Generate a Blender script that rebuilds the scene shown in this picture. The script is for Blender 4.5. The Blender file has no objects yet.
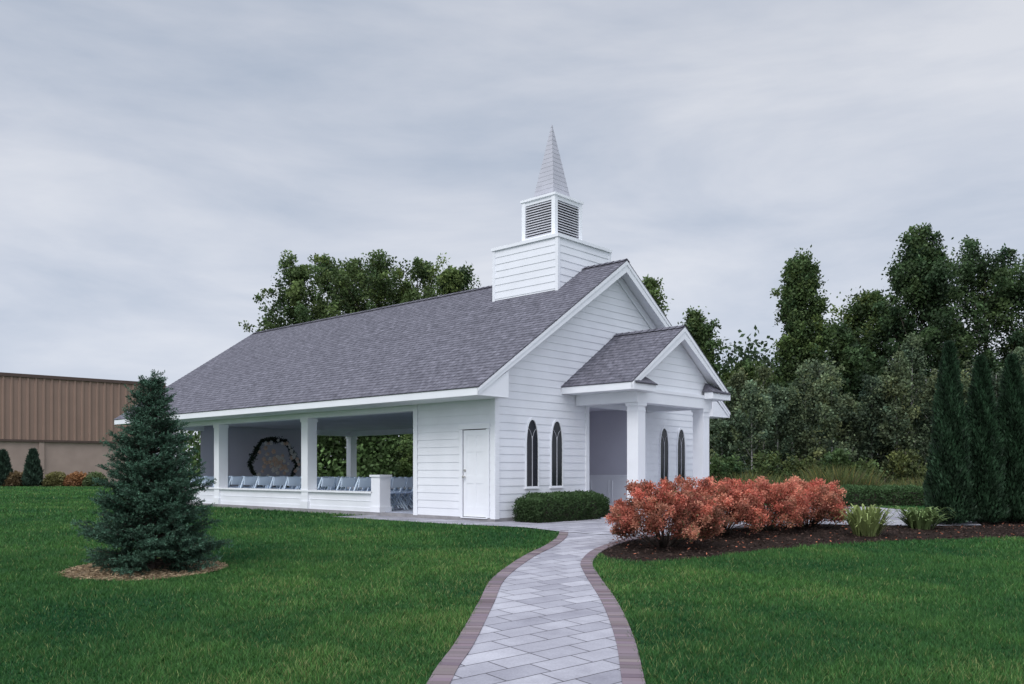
import bpy, bmesh, math, random
import numpy as np
from mathutils import Vector, Matrix
PI = math.pi
scene = bpy.context.scene
COL = scene.collection
random.seed(4)
CZ = 1.15; F = 866.0
SL = .04; YK = 17.5
def gz(y): return -SL*np.maximum(0, YK-np.asarray(y, float))
def g1(y): return float(gz(y))
def pix(px, py):
    d = (py-470)/F
    Y = CZ/d
    if Y < YK: Y = (CZ+SL*YK)/(d+SL)
    return ((px-512)*Y/F, Y)
def atx(px, Y): return (px-512)*Y/F
def tz(py, Y): return CZ+(470-py)*Y/F
ORD = ['first','second','third','fourth','fifth','sixth','seventh','eighth','ninth','tenth','eleventh','twelfth','thirteenth',
       'fourteenth','fifteenth','sixteenth','seventeenth','eighteenth','nineteenth','twentieth','twenty-first','twenty-second','twenty-third','twenty-fourth','twenty-fifth','twenty-sixth']

# ------------------------------------------------------------------ materials
def newmat(name):
    m = bpy.data.materials.new(name); m.use_nodes = True
    nt = m.node_tree; b = nt.nodes['Principled BSDF']
    return m, nt, b
def nd(nt, typ, **kw):
    n = nt.nodes.new(typ)
    for k, v in kw.items():
        if k in n.inputs: n.inputs[k].default_value = v
        else: setattr(n, k, v)
    return n
def ramp(nt, stops):
    r = nt.nodes.new('ShaderNodeValToRGB')
    el = r.color_ramp.elements
    while len(el) < len(stops): el.new(.5)
    for e, (p, c) in zip(el, stops):
        e.position = p; e.color = (*c, 1)
    return r
def sc(c, k): return tuple(max(0, min(1, x*k)) for x in c)
def plain(name, col, rough=.6, var=.08, scale=3., bump=.0, spec=.3, bscale=40., metal=0):
    m, nt, b = newmat(name)
    tc = nd(nt, 'ShaderNodeTexCoord')
    n = nd(nt, 'ShaderNodeTexNoise', Scale=scale, Detail=6.)
    nt.links.new(tc.outputs['Object'], n.inputs['Vector'])
    r = ramp(nt, [(.3, sc(col, 1-var)), (.7, sc(col, 1+var))])
    nt.links.new(n.outputs['Fac'], r.inputs[0]); nt.links.new(r.outputs[0], b.inputs['Base Color'])
    b.inputs['Roughness'].default_value = rough
    b.inputs['Specular IOR Level'].default_value = spec
    b.inputs['Metallic'].default_value = metal
    if bump:
        n2 = nd(nt, 'ShaderNodeTexNoise', Scale=bscale, Detail=4.)
        nt.links.new(tc.outputs['Object'], n2.inputs['Vector'])
        bp = nd(nt, 'ShaderNodeBump', Strength=bump, Distance=.02)
        nt.links.new(n2.outputs['Fac'], bp.inputs['Height']); nt.links.new(bp.outputs[0], b.inputs['Normal'])
    return m
def leafmat(name, rough=.6, trans=.22):
    m, nt, b = newmat(name)
    a = nd(nt, 'ShaderNodeAttribute', attribute_name='Col')
    nt.links.new(a.outputs['Color'], b.inputs['Base Color'])
    b.inputs['Roughness'].default_value = rough
    b.inputs['Specular IOR Level'].default_value = .25
    if trans:
        t = nd(nt, 'ShaderNodeBsdfTranslucent'); nt.links.new(a.outputs['Color'], t.inputs['Color'])
        mx = nd(nt, 'ShaderNodeMixShader'); mx.inputs[0].default_value = trans
        nt.links.new(b.outputs[0], mx.inputs[1]); nt.links.new(t.outputs[0], mx.inputs[2])
        nt.links.new(mx.outputs[0], nt.nodes['Material Output'].inputs['Surface'])
    return m
M = {}
M['white'] = plain('white_paint', (.83, .84, .88), .5, .04, 1.5)
M['white2'] = plain('white_trim', (.86, .87, .905), .45, .03, 2.)
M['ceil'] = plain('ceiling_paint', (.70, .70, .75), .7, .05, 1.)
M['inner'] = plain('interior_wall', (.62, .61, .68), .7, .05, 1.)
M['concrete'] = plain('concrete', (.42, .45, .54), .85, .15, 4., .3)
M['dark'] = plain('dark_void', (.02, .02, .025), .8, .2, 3.)
M['gap'] = plain('door_gap', (.12, .10, .10), .8, .2, 3.)
M['louver'] = plain('louver_paint', (.60, .60, .64), .6, .06, 3.)
M['spire'] = plain('spire_paint', (.45, .45, .50), .6, .06, 3.)
M['chair'] = plain('chair_resin', (.76, .87, 1.0), .4, .03, 5.)
M['seat'] = plain('seat_pad', (.58, .70, .92), .6, .05, 5.)
M['bark'] = plain('bark', (.085, .07, .06), .9, .4, 9., .6, .1)
M['palebark'] = plain('pale_bark', (.28, .27, .26), .9, .35, 6., .4, .1)
M['brass'] = plain('knob_metal', (.5, .48, .45), .3, .05, 5., 0, .5, metal=.8)
M['leaf'] = leafmat('leaf', .6, .3); M['needle'] = leafmat('needle', .55, .12); M['grass'] = leafmat('grass_blade', .55, .3)
M['petal'] = leafmat('petal', .7, .45)
M['chip'] = leafmat('bark_chip', .9, 0)
M['brickcol'] = leafmat('border_paver', .85, 0)
M['foundation'] = plain('foundation', (.3, .29, .3), .9, .15, 5., .3)

def glassmat():
    m, nt, b = newmat('window_glass')
    b.inputs['Base Color'].default_value = (.012, .014, .02, 1)
    b.inputs['Roughness'].default_value = .12
    b.inputs['Specular IOR Level'].default_value = .35
    tc = nd(nt, 'ShaderNodeTexCoord'); n = nd(nt, 'ShaderNodeTexNoise', Scale=3.)
    nt.links.new(tc.outputs['Object'], n.inputs['Vector'])
    bp = nd(nt, 'ShaderNodeBump', Strength=.06); nt.links.new(n.outputs['Fac'], bp.inputs['Height']); nt.links.new(bp.outputs[0], b.inputs['Normal'])
    return m
M['glass'] = glassmat()

def shingle():
    m, nt, b = newmat('asphalt_shingle')
    uv = nd(nt, 'ShaderNodeUVMap')
    def brick(off, w, c1, c2, mo, offs):
        mp = nd(nt, 'ShaderNodeMapping'); mp.inputs['Location'].default_value = (off, 0, 0)
        nt.links.new(uv.outputs[0], mp.inputs['Vector'])
        k = nd(nt, 'ShaderNodeTexBrick', offset=offs, offset_frequency=2)
        k.inputs['Color1'].default_value = (*c1, 1); k.inputs['Color2'].default_value = (*c2, 1); k.inputs['Mortar'].default_value = (*mo, 1)
        k.inputs['Scale'].default_value = 1; k.inputs['Brick Width'].default_value = w; k.inputs['Row Height'].default_value = .145
        k.inputs['Mortar Size'].default_value = .007; k.inputs['Bias'].default_value = 0.
        nt.links.new(mp.outputs[0], k.inputs['Vector'])
        return k
    k1 = brick(0, .23, (.165, .162, .195), (.275, .268, .315), (.10, .098, .12), .5)
    k2 = brick(.07, .14, (.17, .166, .20), (.265, .258, .305), (.16, .155, .185), .37)
    mx = nd(nt, 'ShaderNodeMixRGB'); mx.inputs[0].default_value = .45
    nt.links.new(k1.outputs[0], mx.inputs[1]); nt.links.new(k2.outputs[0], mx.inputs[2])
    mps = nd(nt, 'ShaderNodeMapping'); mps.inputs['Scale'].default_value = (1.2, .8, 1); nt.links.new(uv.outputs[0], mps.inputs['Vector'])
    n = nd(nt, 'ShaderNodeTexNoise', Scale=8., Detail=4., Roughness=.75); nt.links.new(mps.outputs[0], n.inputs['Vector'])
    n2 = nd(nt, 'ShaderNodeTexNoise', Scale=.7, Detail=4.); nt.links.new(uv.outputs[0], n2.inputs['Vector'])
    r = ramp(nt, [(.34, (.42, .42, .43)), (.66, (1.0, 1.0, 1.0))]); nt.links.new(n.outputs['Fac'], r.inputs[0])
    r2 = ramp(nt, [(.3, (.92, .92, .92)), (.7, (1., 1., 1.))]); nt.links.new(n2.outputs['Fac'], r2.inputs[0])
    a = nd(nt, 'ShaderNodeMixRGB', blend_type='MULTIPLY'); a.inputs[0].default_value = 1
    nt.links.new(mx.outputs[0], a.inputs[1]); nt.links.new(r.outputs[0], a.inputs[2])
    c = nd(nt, 'ShaderNodeMixRGB', blend_type='MULTIPLY'); c.inputs[0].default_value = 1
    nt.links.new(a.outputs[0], c.inputs[1]); nt.links.new(r2.outputs[0], c.inputs[2])
    nt.links.new(c.outputs[0], b.inputs['Base Color'])
    b.inputs['Roughness'].default_value = .9; b.inputs['Specular IOR Level'].default_value = .2
    bp = nd(nt, 'ShaderNodeBump', Strength=.35, Distance=.01); nt.links.new(n.outputs['Fac'], bp.inputs['Height']); nt.links.new(bp.outputs[0], b.inputs['Normal'])
    return m
M['shingle'] = shingle()

def paver():
    m, nt, b = newmat('paving_slab')
    tc = nd(nt, 'ShaderNodeTexCoord')
    mp = nd(nt, 'ShaderNodeMapping'); mp.inputs['Rotation'].default_value = (0, 0, math.radians(-38))
    nt.links.new(tc.outputs['Object'], mp.inputs['Vector'])
    nz = nd(nt, 'ShaderNodeTexNoise', Scale=5., Detail=2.)
    nt.links.new(mp.outputs[0], nz.inputs['Vector'])
    vm = nd(nt, 'ShaderNodeVectorMath', operation='MULTIPLY_ADD'); vm.inputs[1].default_value = (.012, .012, 0)
    nt.links.new(nz.outputs['Color'], vm.inputs[0]); nt.links.new(mp.outputs[0], vm.inputs[2])
    k = nd(nt, 'ShaderNodeTexBrick', offset=.5, offset_frequency=2, squash=1.5, squash_frequency=3)
    k.inputs['Color1'].default_value = (.35, .345, .395, 1); k.inputs['Color2'].default_value = (.53, .525, .575, 1); k.inputs['Mortar'].default_value = (.11, .105, .12, 1)
    k.inputs['Scale'].default_value = 1; k.inputs['Brick Width'].default_value = .44; k.inputs['Row Height'].default_value = .27
    k.inputs['Mortar Size'].default_value = .008; k.inputs['Mortar Smooth'].default_value = .3
    nt.links.new(vm.outputs[0], k.inputs['Vector'])
    n = nd(nt, 'ShaderNodeTexNoise', Scale=2.2, Detail=8., Roughness=.65); nt.links.new(tc.outputs['Object'], n.inputs['Vector'])
    r = ramp(nt, [(.3, (.72, .71, .73)), (.65, (1., 1., 1.))]); nt.links.new(n.outputs['Fac'], r.inputs[0])
    n3 = nd(nt, 'ShaderNodeTexNoise', Scale=60., Detail=4.); nt.links.new(tc.outputs['Object'], n3.inputs['Vector'])
    r3 = ramp(nt, [(.3, (.82, .82, .82)), (.7, (1., 1., 1.))]); nt.links.new(n3.outputs['Fac'], r3.inputs[0])
    a = nd(nt, 'ShaderNodeMixRGB', blend_type='MULTIPLY'); a.inputs[0].default_value = 1
    nt.links.new(k.outputs[0], a.inputs[1]); nt.links.new(r.outputs[0], a.inputs[2])
    c = nd(nt, 'ShaderNodeMixRGB', blend_type='MULTIPLY'); c.inputs[0].default_value = 1
    nt.links.new(a.outputs[0], c.inputs[1]); nt.links.new(r3.outputs[0], c.inputs[2])
    nt.links.new(c.outputs[0], b.inputs['Base Color']); b.inputs['Roughness'].default_value = .8
    inv = nd(nt, 'ShaderNodeMath', operation='SUBTRACT'); inv.inputs[0].default_value = 1; nt.links.new(k.outputs['Fac'], inv.inputs[1])
    ad = nd(nt, 'ShaderNodeMath', operation='MULTIPLY_ADD'); ad.inputs[1].default_value = .25
    nt.links.new(n3.outputs['Fac'], ad.inputs[0]); nt.links.new(inv.outputs[0], ad.inputs[2])
    bp = nd(nt, 'ShaderNodeBump', Strength=.5, Distance=.008); nt.links.new(ad.outputs[0], bp.inputs['Height']); nt.links.new(bp.outputs[0], b.inputs['Normal'])
    return m
M['paver'] = paver()

def groundmat():
    m, nt, b = newmat('lawn_ground')
    tc = nd(nt, 'ShaderNodeTexCoord')
    n = nd(nt, 'ShaderNodeTexNoise', Scale=.35, Detail=8., Roughness=.7); nt.links.new(tc.outputs['Object'], n.inputs['Vector'])
    n2 = nd(nt, 'ShaderNodeTexNoise', Scale=14., Detail=5., Roughness=.7); nt.links.new(tc.outputs['Object'], n2.inputs['Vector'])
    r = ramp(nt, [(.3, (.026, .085, .024)), (.55, (.044, .125, .034)), (.75, (.075, .155, .048))]); nt.links.new(n.outputs['Fac'], r.inputs[0])
    r2 = ramp(nt, [(.3, (.5, .5, .5)), (.7, (1., 1., 1.))]); nt.links.new(n2.outputs['Fac'], r2.inputs[0])
    a = nd(nt, 'ShaderNodeMixRGB', blend_type='MULTIPLY'); a.inputs[0].default_value = 1
    nt.links.new(r.outputs[0], a.inputs[1]); nt.links.new(r2.outputs[0], a.inputs[2]); nt.links.new(a.outputs[0], b.inputs['Base Color'])
    b.inputs['Roughness'].default_value = .95; b.inputs['Specular IOR Level'].default_value = .05
    bp = nd(nt, 'ShaderNodeBump', Strength=.8, Distance=.05); nt.links.new(n2.outputs['Fac'], bp.inputs['Height']); nt.links.new(bp.outputs[0], b.inputs['Normal'])
    return m
M['ground'] = groundmat()
def mulchmat(name, c1, c2):
    m, nt, b = newmat(name)
    tc = nd(nt, 'ShaderNodeTexCoord')
    v = nd(nt, 'ShaderNodeTexVoronoi', Scale=38.); nt.links.new(tc.outputs['Object'], v.inputs['Vector'])
    n = nd(nt, 'ShaderNodeTexNoise', Scale=6., Detail=8.); nt.links.new(tc.outputs['Object'], n.inputs['Vector'])
    r = ramp(nt, [(.2, c1), (.75, c2)]); mx = nd(nt, 'ShaderNodeMixRGB'); mx.inputs[0].default_value = .5
    nt.links.new(v.outputs['Color'], mx.inputs[1]); nt.links.new(n.outputs['Fac'], mx.inputs[2]); nt.links.new(mx.outputs[0], r.inputs[0])
    nt.links.new(r.outputs[0], b.inputs['Base Color']); b.inputs['Roughness'].default_value = .95; b.inputs['Specular IOR Level'].default_value = .1
    bp = nd(nt, 'ShaderNodeBump', Strength=1., Distance=.03); nt.links.new(v.outputs['Distance'], bp.inputs['Height']); nt.links.new(bp.outputs[0], b.inputs['Normal'])
    return m
M['mulch'] = mulchmat('mulch', (.012, .009, .008), (.045, .029, .023))
M['straw'] = mulchmat('needle_litter', (.14, .095, .06), (.34, .25, .16))
M['metalwall'] = plain('ribbed_cladding', (.27, .18, .14), .55, .05, .6, 0, .3)
M['metaldark'] = plain('cladding_trim', (.09, .06, .05), .6, .08, 1.)
M['block'] = plain('tan_block_wall', (.35, .265, .225), .85, .08, 1., .2)

# ------------------------------------------------------------------ mesh helpers
def tag(o, label=None, cat=None, group=None, kind=None):
    if label: o['label'] = label
    if cat: o['category'] = cat
    if group: o['group'] = group
    if kind: o['kind'] = kind
    return o
def empty(name, loc=(0, 0, 0), rz=0):
    o = bpy.data.objects.new(name, None); COL.objects.link(o)
    o.location = loc; o.rotation_euler = (0, 0, rz); o.empty_display_size = .2
    return o
class MB:
    def __init__(s): s.v = []; s.f = []; s.uv = []
    def face(s, pts, uv=None):
        i = len(s.v); s.v += [tuple(p) for p in pts]; s.f.append(tuple(range(i, i+len(pts))))
        s.uv.append(uv if uv else [(0, 0)]*len(pts))
    def box(s, x0, x1, y0, y1, z0, z1):
        i = len(s.v)
        s.v += [(x0,y0,z0),(x1,y0,z0),(x1,y1,z0),(x0,y1,z0),(x0,y0,z1),(x1,y0,z1),(x1,y1,z1),(x0,y1,z1)]
        for q in ((0,3,2,1),(4,5,6,7),(0,1,5,4),(1,2,6,5),(2,3,7,6),(3,0,4,7)):
            s.f.append(tuple(i+k for k in q)); s.uv.append([(0, 0)]*4)
    def prism(s, poly, e0, e1, axis='y'):
        n = len(poly); i = len(s.v)
        for e in (e0, e1):
            for p in poly:
                s.v.append((p[0], e, p[1]) if axis == 'y' else ((e, p[0], p[1]) if axis == 'x' else (p[0], p[1], e)))
        s.f.append(tuple(range(i, i+n))); s.uv.append([(0, 0)]*n)
        s.f.append(tuple(range(i+2*n-1, i+n-1, -1))); s.uv.append([(0, 0)]*n)
        for k in range(n):
            k2 = (k+1) % n
            s.f.append((i+k, i+k2, i+n+k2, i+n+k)); s.uv.append([(0, 0)]*4)
    def tube(s, pts, radii, n=6):
        pts = [Vector(p) for p in pts]; i = len(s.v); L = len(pts)
        for k, p in enumerate(pts):
            d = (pts[min(k+1, L-1)]-pts[max(k-1, 0)])
            if d.length < 1e-6: d = Vector((0, 0, 1))
            d.normalize()
            a = d.cross(Vector((0, 0, 1)) if abs(d.z) < .9 else Vector((1, 0, 0))).normalized(); b = d.cross(a)
            for j in range(n):
                w = 2*PI*j/n; q = p+(a*math.cos(w)+b*math.sin(w))*radii[k]; s.v.append(tuple(q))
        for k in range(L-1):
            for j in range(n):
                j2 = (j+1) % n
                s.f.append((i+k*n+j, i+k*n+j2, i+(k+1)*n+j2, i+(k+1)*n+j)); s.uv.append([(0, 0)]*4)
        s.f.append(tuple(i+(L-1)*n+j for j in range(n))); s.uv.append([(0, 0)]*n)
        s.f.append(tuple(i+n-1-j for j in range(n))); s.uv.append([(0, 0)]*n)
    def build(s, name, mat, parent=None, smooth=False):
        me = bpy.data.meshes.new(name); me.from_pydata(s.v, [], s.f)
        u = me.uv_layers.new(name='UVMap')
        flat = [c for q in s.uv for p in q for c in p]
        if len(flat) == 2*len(me.loops): u.data.foreach_set('uv', flat)
        if smooth: me.polygons.foreach_set('use_smooth', [True]*len(me.polygons))
        me.materials.append(mat); me.update()
        o = bpy.data.objects.new(name, me); COL.objects.link(o)
        if parent: o.parent = parent
        return o
def boxpart(name, mat, parent, *boxes):
    m_ = MB()
    for b in boxes: m_.box(*b)
    return m_.build(name, mat, parent)
def npmesh(name, V, nper, C, mat, parent=None):
    nv = len(V); npoly = nv//nper
    me = bpy.data.meshes.new(name)
    me.vertices.add(nv); me.vertices.foreach_set('co', np.ascontiguousarray(V, dtype=np.float32).ravel())
    me.loops.add(nv); me.loops.foreach_set('vertex_index', np.arange(nv, dtype=np.int32))
    me.polygons.add(npoly); me.polygons.foreach_set('loop_start', np.arange(0, nv, nper, dtype=np.int32))
    a = me.attributes.new('Col', 'FLOAT_COLOR', 'POINT')
    C4 = np.ones((nv, 4), np.float32); C4[:, :3] = np.clip(C, 0, 1); a.data.foreach_set('color', C4.ravel())
    me.materials.append(mat); me.update(calc_edges=True)
    o = bpy.data.objects.new(name, me); COL.objects.link(o)
    if parent: o.parent = parent
    return o
def unit(a): return a/np.maximum(1e-9, np.linalg.norm(a, axis=-1, keepdims=True))
def cards(P, D, ln, wd, rng, C):
    N = len(P); D = unit(D); S = unit(np.cross(D, rng.normal(size=(N, 3))))
    ln = np.broadcast_to(ln, (N,))[:, None]; wd = np.broadcast_to(wd, (N,))[:, None]
    Nn = np.cross(D, S)
    V = np.stack([P, P+D*ln*.45+S*wd*.5+Nn*wd*.12, P+D*ln, P+D*ln*.45-S*wd*.5+Nn*wd*.12], 1).reshape(-1, 3)
    return V, np.repeat(C, 4, 0)
def pip(poly, x, y):
    poly = np.asarray(poly); ins = np.zeros(len(x), bool); j = len(poly)-1
    for i in range(len(poly)):
        xi, yi = poly[i]; xj, yj = poly[j]
        if yi != yj:
            ins ^= ((yi > y) != (yj > y)) & (x < (xj-xi)*(y-yi)/(yj-yi)+xi)
        j = i
    return ins
def crv(pts, n):
    pts = np.asarray(pts, float); d = np.r_[0, np.cumsum(np.linalg.norm(np.diff(pts, axis=0), axis=1))]
    P = np.vstack([2*pts[0]-pts[1], pts, 2*pts[-1]-pts[-2]])
    out = []
    for s in np.linspace(0, d[-1], n):
        i = min(np.searchsorted(d, s, 'right')-1, len(pts)-2); t = (s-d[i])/(d[i+1]-d[i])
        p0, p1, p2, p3 = P[i], P[i+1], P[i+2], P[i+3]
        out.append(.5*((2*p1)+(-p0+p2)*t+(2*p0-5*p1+4*p2-p3)*t*t+(-p0+3*p1-3*p2+p3)*t**3))
    return np.array(out)
def sheet(name, poly, off, mat):
    bm = bmesh.new(); vs = [bm.verts.new((x, y, 0)) for x, y in poly]; bm.faces.new(vs)
    bmesh.ops.triangulate(bm, faces=bm.faces[:])
    bmesh.ops.bisect_plane(bm, geom=bm.verts[:]+bm.edges[:]+bm.faces[:], plane_co=(0, YK, 0), plane_no=(0, 1, 0))
    for v in bm.verts: v.co.z = g1(v.co.y)+off
    bmesh.ops.recalc_face_normals(bm, faces=bm.faces[:])
    me = bpy.data.meshes.new(name); bm.to_mesh(me); bm.free(); me.materials.append(mat)
    o = bpy.data.objects.new(name, me); COL.objects.link(o); o['kind'] = 'structure'
    return o

# ------------------------------------------------------------------ camera, light, sky
cam = bpy.data.cameras.new('camera'); co = bpy.data.objects.new('camera', cam); COL.objects.link(co)
co.location = (0, 0, CZ); co.rotation_euler = (PI/2, 0, 0)
cam.sensor_width = 36; cam.lens = F/1024*36; cam.shift_y = 128/1024; cam.clip_end = 3000; cam.clip_start = .05
scene.camera = co
sun = bpy.data.lights.new('sun', 'SUN'); so = bpy.data.objects.new('sun', sun); COL.objects.link(so)
sun.energy = 1.5; sun.angle = math.radians(30); sun.color = (1, .98, .96)
sd = Vector((.34, .62, -.70)).normalized()
so.rotation_euler = sd.to_track_quat('-Z', 'Y').to_euler()
w = bpy.data.worlds.new('World'); scene.world = w; w.use_nodes = True
nt = w.node_tree; bg = nt.nodes['Background']
sky = nd(nt, 'ShaderNodeTexSky', sky_type='NISHITA'); sky.sun_disc = False
sky.sun_elevation = math.asin(-sd.z); sky.sun_rotation = math.atan2(-sd.x, -sd.y)
tc = nd(nt, 'ShaderNodeTexCoord'); mp = nd(nt, 'ShaderNodeMapping'); mp.inputs['Scale'].default_value = (1, 1, 4.0); mp.inputs['Rotation'].default_value = (math.radians(-6), math.radians(14), math.radians(10))
nt.links.new(tc.outputs['Generated'], mp.inputs['Vector'])
n1 = nd(nt, 'ShaderNodeTexNoise', Scale=2.3, Detail=8., Roughness=.55, Distortion=.3); nt.links.new(mp.outputs[0], n1.inputs['Vector'])
rr = ramp(nt, [(.30, (.455, .52, .635)), (.48, (.585, .63, .725)), (.68, (.73, .755, .82))]); nt.links.new(n1.outputs['Fac'], rr.inputs[0])
sx = nd(nt, 'ShaderNodeSeparateXYZ'); nt.links.new(tc.outputs['Generated'], sx.inputs[0])
mr = nd(nt, 'ShaderNodeMapRange'); mr.inputs['From Min'].default_value = .5; mr.inputs['From Max'].default_value = 1; mr.inputs['To Min'].default_value = 1; mr.inputs['To Max'].default_value = 2.0
nt.links.new(sx.outputs['Z'], mr.inputs['Value'])
mr0 = nd(nt, 'ShaderNodeMapRange'); mr0.inputs['From Min'].default_value = 0; mr0.inputs['From Max'].default_value = .45; mr0.inputs['To Min'].default_value = 1.12; mr0.inputs['To Max'].default_value = .93
nt.links.new(sx.outputs['Z'], mr0.inputs['Value'])
mr2 = nd(nt, 'ShaderNodeMapRange'); mr2.inputs['From Min'].default_value = .3; mr2.inputs['From Max'].default_value = -.8; mr2.inputs['To Min'].default_value = 1; mr2.inputs['To Max'].default_value = 1.6
nt.links.new(sx.outputs['Y'], mr2.inputs['Value'])
mm = nd(nt, 'ShaderNodeMath', operation='MULTIPLY'); nt.links.new(mr.outputs[0], mm.inputs[0]); nt.links.new(mr2.outputs[0], mm.inputs[1])
mm2 = nd(nt, 'ShaderNodeMath', operation='MULTIPLY'); nt.links.new(mm.outputs[0], mm2.inputs[0]); nt.links.new(mr0.outputs[0], mm2.inputs[1])
vs_ = nd(nt, 'ShaderNodeVectorMath', operation='SCALE'); nt.links.new(rr.outputs[0], vs_.inputs[0]); nt.links.new(mm2.outputs[0], vs_.inputs['Scale'])
ns = nd(nt, 'ShaderNodeVectorMath', operation='SCALE'); ns.inputs['Scale'].default_value = .1; nt.links.new(sky.outputs[0], ns.inputs[0])
mx = nd(nt, 'ShaderNodeMixRGB'); mx.inputs[0].default_value = .95; nt.links.new(ns.outputs[0], mx.inputs[1]); nt.links.new(vs_.outputs[0], mx.inputs[2])
nt.links.new(mx.outputs[0], bg.inputs['Color']); bg.inputs['Strength'].default_value = 1.03
scene.view_settings.view_transform = 'Standard'; scene.view_settings.look = 'None'; scene.view_settings.exposure = 0

# ------------------------------------------------------------------ ground sheets
mb = MB(); xs = [-900, -200, -60, 0, 60, 200, 900]; ys = [-200, -20, 0, 17.5, 40, 100, 300, 1500]
for i in range(len(xs)-1):
    for j in range(len(ys)-1):
        mb.face([(xs[i], ys[j], g1(ys[j])), (xs[i+1], ys[j], g1(ys[j])), (xs[i+1], ys[j+1], g1(ys[j+1])), (xs[i], ys[j+1], g1(ys[j+1]))])
o = mb.build('ground', M['ground']); o['kind'] = 'structure'

Lp = [(-.8, -3), (-.76, 1), (-.7, 4)]+[pix(*p) for p in [(428,684),(455,645),(478,605),(493,579),(522,558),(546,546),(557,538),(560,531)]]
Rp = [(.8, -3), (.8, 1), (.78, 4)]+[pix(*p) for p in [(645,684),(634,640),(617,603),(597,574),(593,562),(606,550),(632,541),(660,536)]]
L = crv(Lp, 120); R = crv(Rp, 120)
path_poly = np.vstack([L, R[::-1]])
mb = MB()
for i in range(119):
    q = [L[i], R[i], R[i+1], L[i+1]]
    mb.face([(p[0], p[1], g1(p[1])+.014) for p in q])
o = mb.build('path', M['paver']); o['kind'] = 'structure'
rng = np.random.default_rng(7)
def border(E, side, name):
    V = []; C = []
    d = np.r_[0, np.cumsum(np.linalg.norm(np.diff(E, axis=0), axis=1))]
    s = 0.0
    def P(s):
        x = np.interp(s, d, E[:, 0]); y = np.interp(s, d, E[:, 1]); return np.array([x, y])
    W = .17; G = .007; Lb = .09
    while s < d[-1]-.12:
        a, b = P(s), P(s+Lb-G); t = unit(P(min(s+.4, d[-1]))-P(max(s-.3, 0))); n = np.array([t[1], -t[0]])*side
        h = .022+rng.uniform(-.002, .004); k = rng.uniform(.70, 1.25); c = np.array([.205, .165, .178])*k*np.array([1, rng.uniform(.94, 1.04), rng.uniform(.95, 1.08)])
        q = [a, b, b+n*W, a+n*W]
        top = [np.array([p[0], p[1], g1(p[1])+h]) for p in q]; bot = [np.array([p[0], p[1], g1(p[1])-.05]) for p in q]
        fs = [top]+[[bot[i], bot[(i+1) % 4], top[(i+1) % 4], top[i]] for i in range(4)]
        for f in fs: V += f; C += [c]*4
        s += Lb
    o = npmesh(name, np.array(V), 4, np.array(C), M['brickcol']); o['kind'] = 'structure'
border(L, 1, 'path_border'); border(R, -1, 'path_border')

plaza = [(.90, 16.5), (1.6, 16.0), (2.75, 15.75), (4.3, 17.0), (6.3, 18.1), (8.2, 17.6), (9.6, 17.7), (10.4, 19.5), (11.2, 23), (11, 27.5), (6.5, 27.5), (6, 24), (2, 21.5), (-3.3, 21.98), (-4.37, 20.95), (-1.11, 17.95), (.3, 17.2)]
sheet('paved_terrace', plaza, .022, M['paver'])
mul = [pix(*p) for p in [(598,553),(608,559),(640,563),(700,559),(760,551),(830,545),(900,541),(1024,538),(1130,537)]]+[(15.5, 21), (11.4, 21), (10.2, 19.6), (6.5, 19), (3.6, 17.6), (2.6, 16.6), (2.0, 15.7)]
sheet('mulch_bed', mul, .008, M['mulch'])
SPX, SPY = atx(152, 11.9), 11.9
ring = [(SPX-.10+1.06*math.cos(a)*(1+.06*math.sin(3*a)), SPY+.94*math.sin(a)*(1+.05*math.cos(5*a))) for a in np.linspace(0, 2*PI, 40, endpoint=False)]
sheet('needle_litter_ring', ring, .012, M['straw'])

# ------------------------------------------------------------------ chapel
TH = math.atan2(.740, .673); CX, CY = -.37, 18.8
def loc2w(a, t): return (CX+a*math.cos(TH)-t*math.sin(TH), CY+a*math.sin(TH)+t*math.cos(TH))
chapel = empty('chapel', (CX, CY, 0), TH)
tag(chapel, 'white clapboard wedding chapel with grey shingle roof, steeple and open side', 'chapel')
W = 8.8; HC = 4.4; TE = 16.6; S = .668; EZ = 2.9; AZ = 6.44
def siding(mb, P, z0, z1, ex, sl, sr, holes=(), knees=(), inner=-.12, lip=.017):
    z = z0
    while z < z1-1e-4:
        zt = min(z+ex, z1)
        cuts = sorted({z, zt, *[c for h in holes for c in h[2:] if z < c < zt], *[k for k in knees if z < k < zt]})
        lo = min(.004, lip*.4)
        for za, zb in zip(cuts[:-1], cuts[1:]):
            oa = lip-(lip-lo)*(za-z)/ex; ob = lip-(lip-lo)*(zb-z)/ex
            iv = [(sl(za), sl(zb), sr(za), sr(zb))]
            for h in holes:
                if h[2]-1e-6 <= za and zb <= h[3]+1e-6:
                    nv = []
                    for (la, lb, ra, rb) in iv:
                        if h[0] > la: nv.append((la, lb, h[0], h[0]))
                        if h[1] < ra: nv.append((h[1], h[1], ra, rb))
                    iv = nv
            for (la, lb, ra, rb) in iv:
                mb.face([P(la, za, oa), P(ra, za, oa), P(rb, zb, ob), P(lb, zb, ob)])
                if za == z: mb.face([P(la, za, lo), P(ra, za, lo), P(ra, za, oa), P(la, za, oa)])
                if inner is not None: mb.face([P(la, za, inner), P(ra, za, inner), P(rb, zb, inner), P(lb, zb, inner)])
        z = zt
EXPO = .175
Pf = lambda s, z, o: (s, -o, z)
Pl = lambda s, z, o: (-o, s, z)
Pr = lambda s, z, o: (W+o, s, z)
Pb = lambda s, z, o: (s, TE+o, z)
gl = lambda z: max(0, (z-2.75)/S-.9); gr = lambda z: W-gl(z)
KN = 2.75+.9*S
mb = MB(); siding(mb, Pf, .1, 6.28, EXPO, gl, gr, [(3.3, 5.5, .1, 2.7)], [KN]); mb.build('front_wall', M['white'], chapel)
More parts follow.
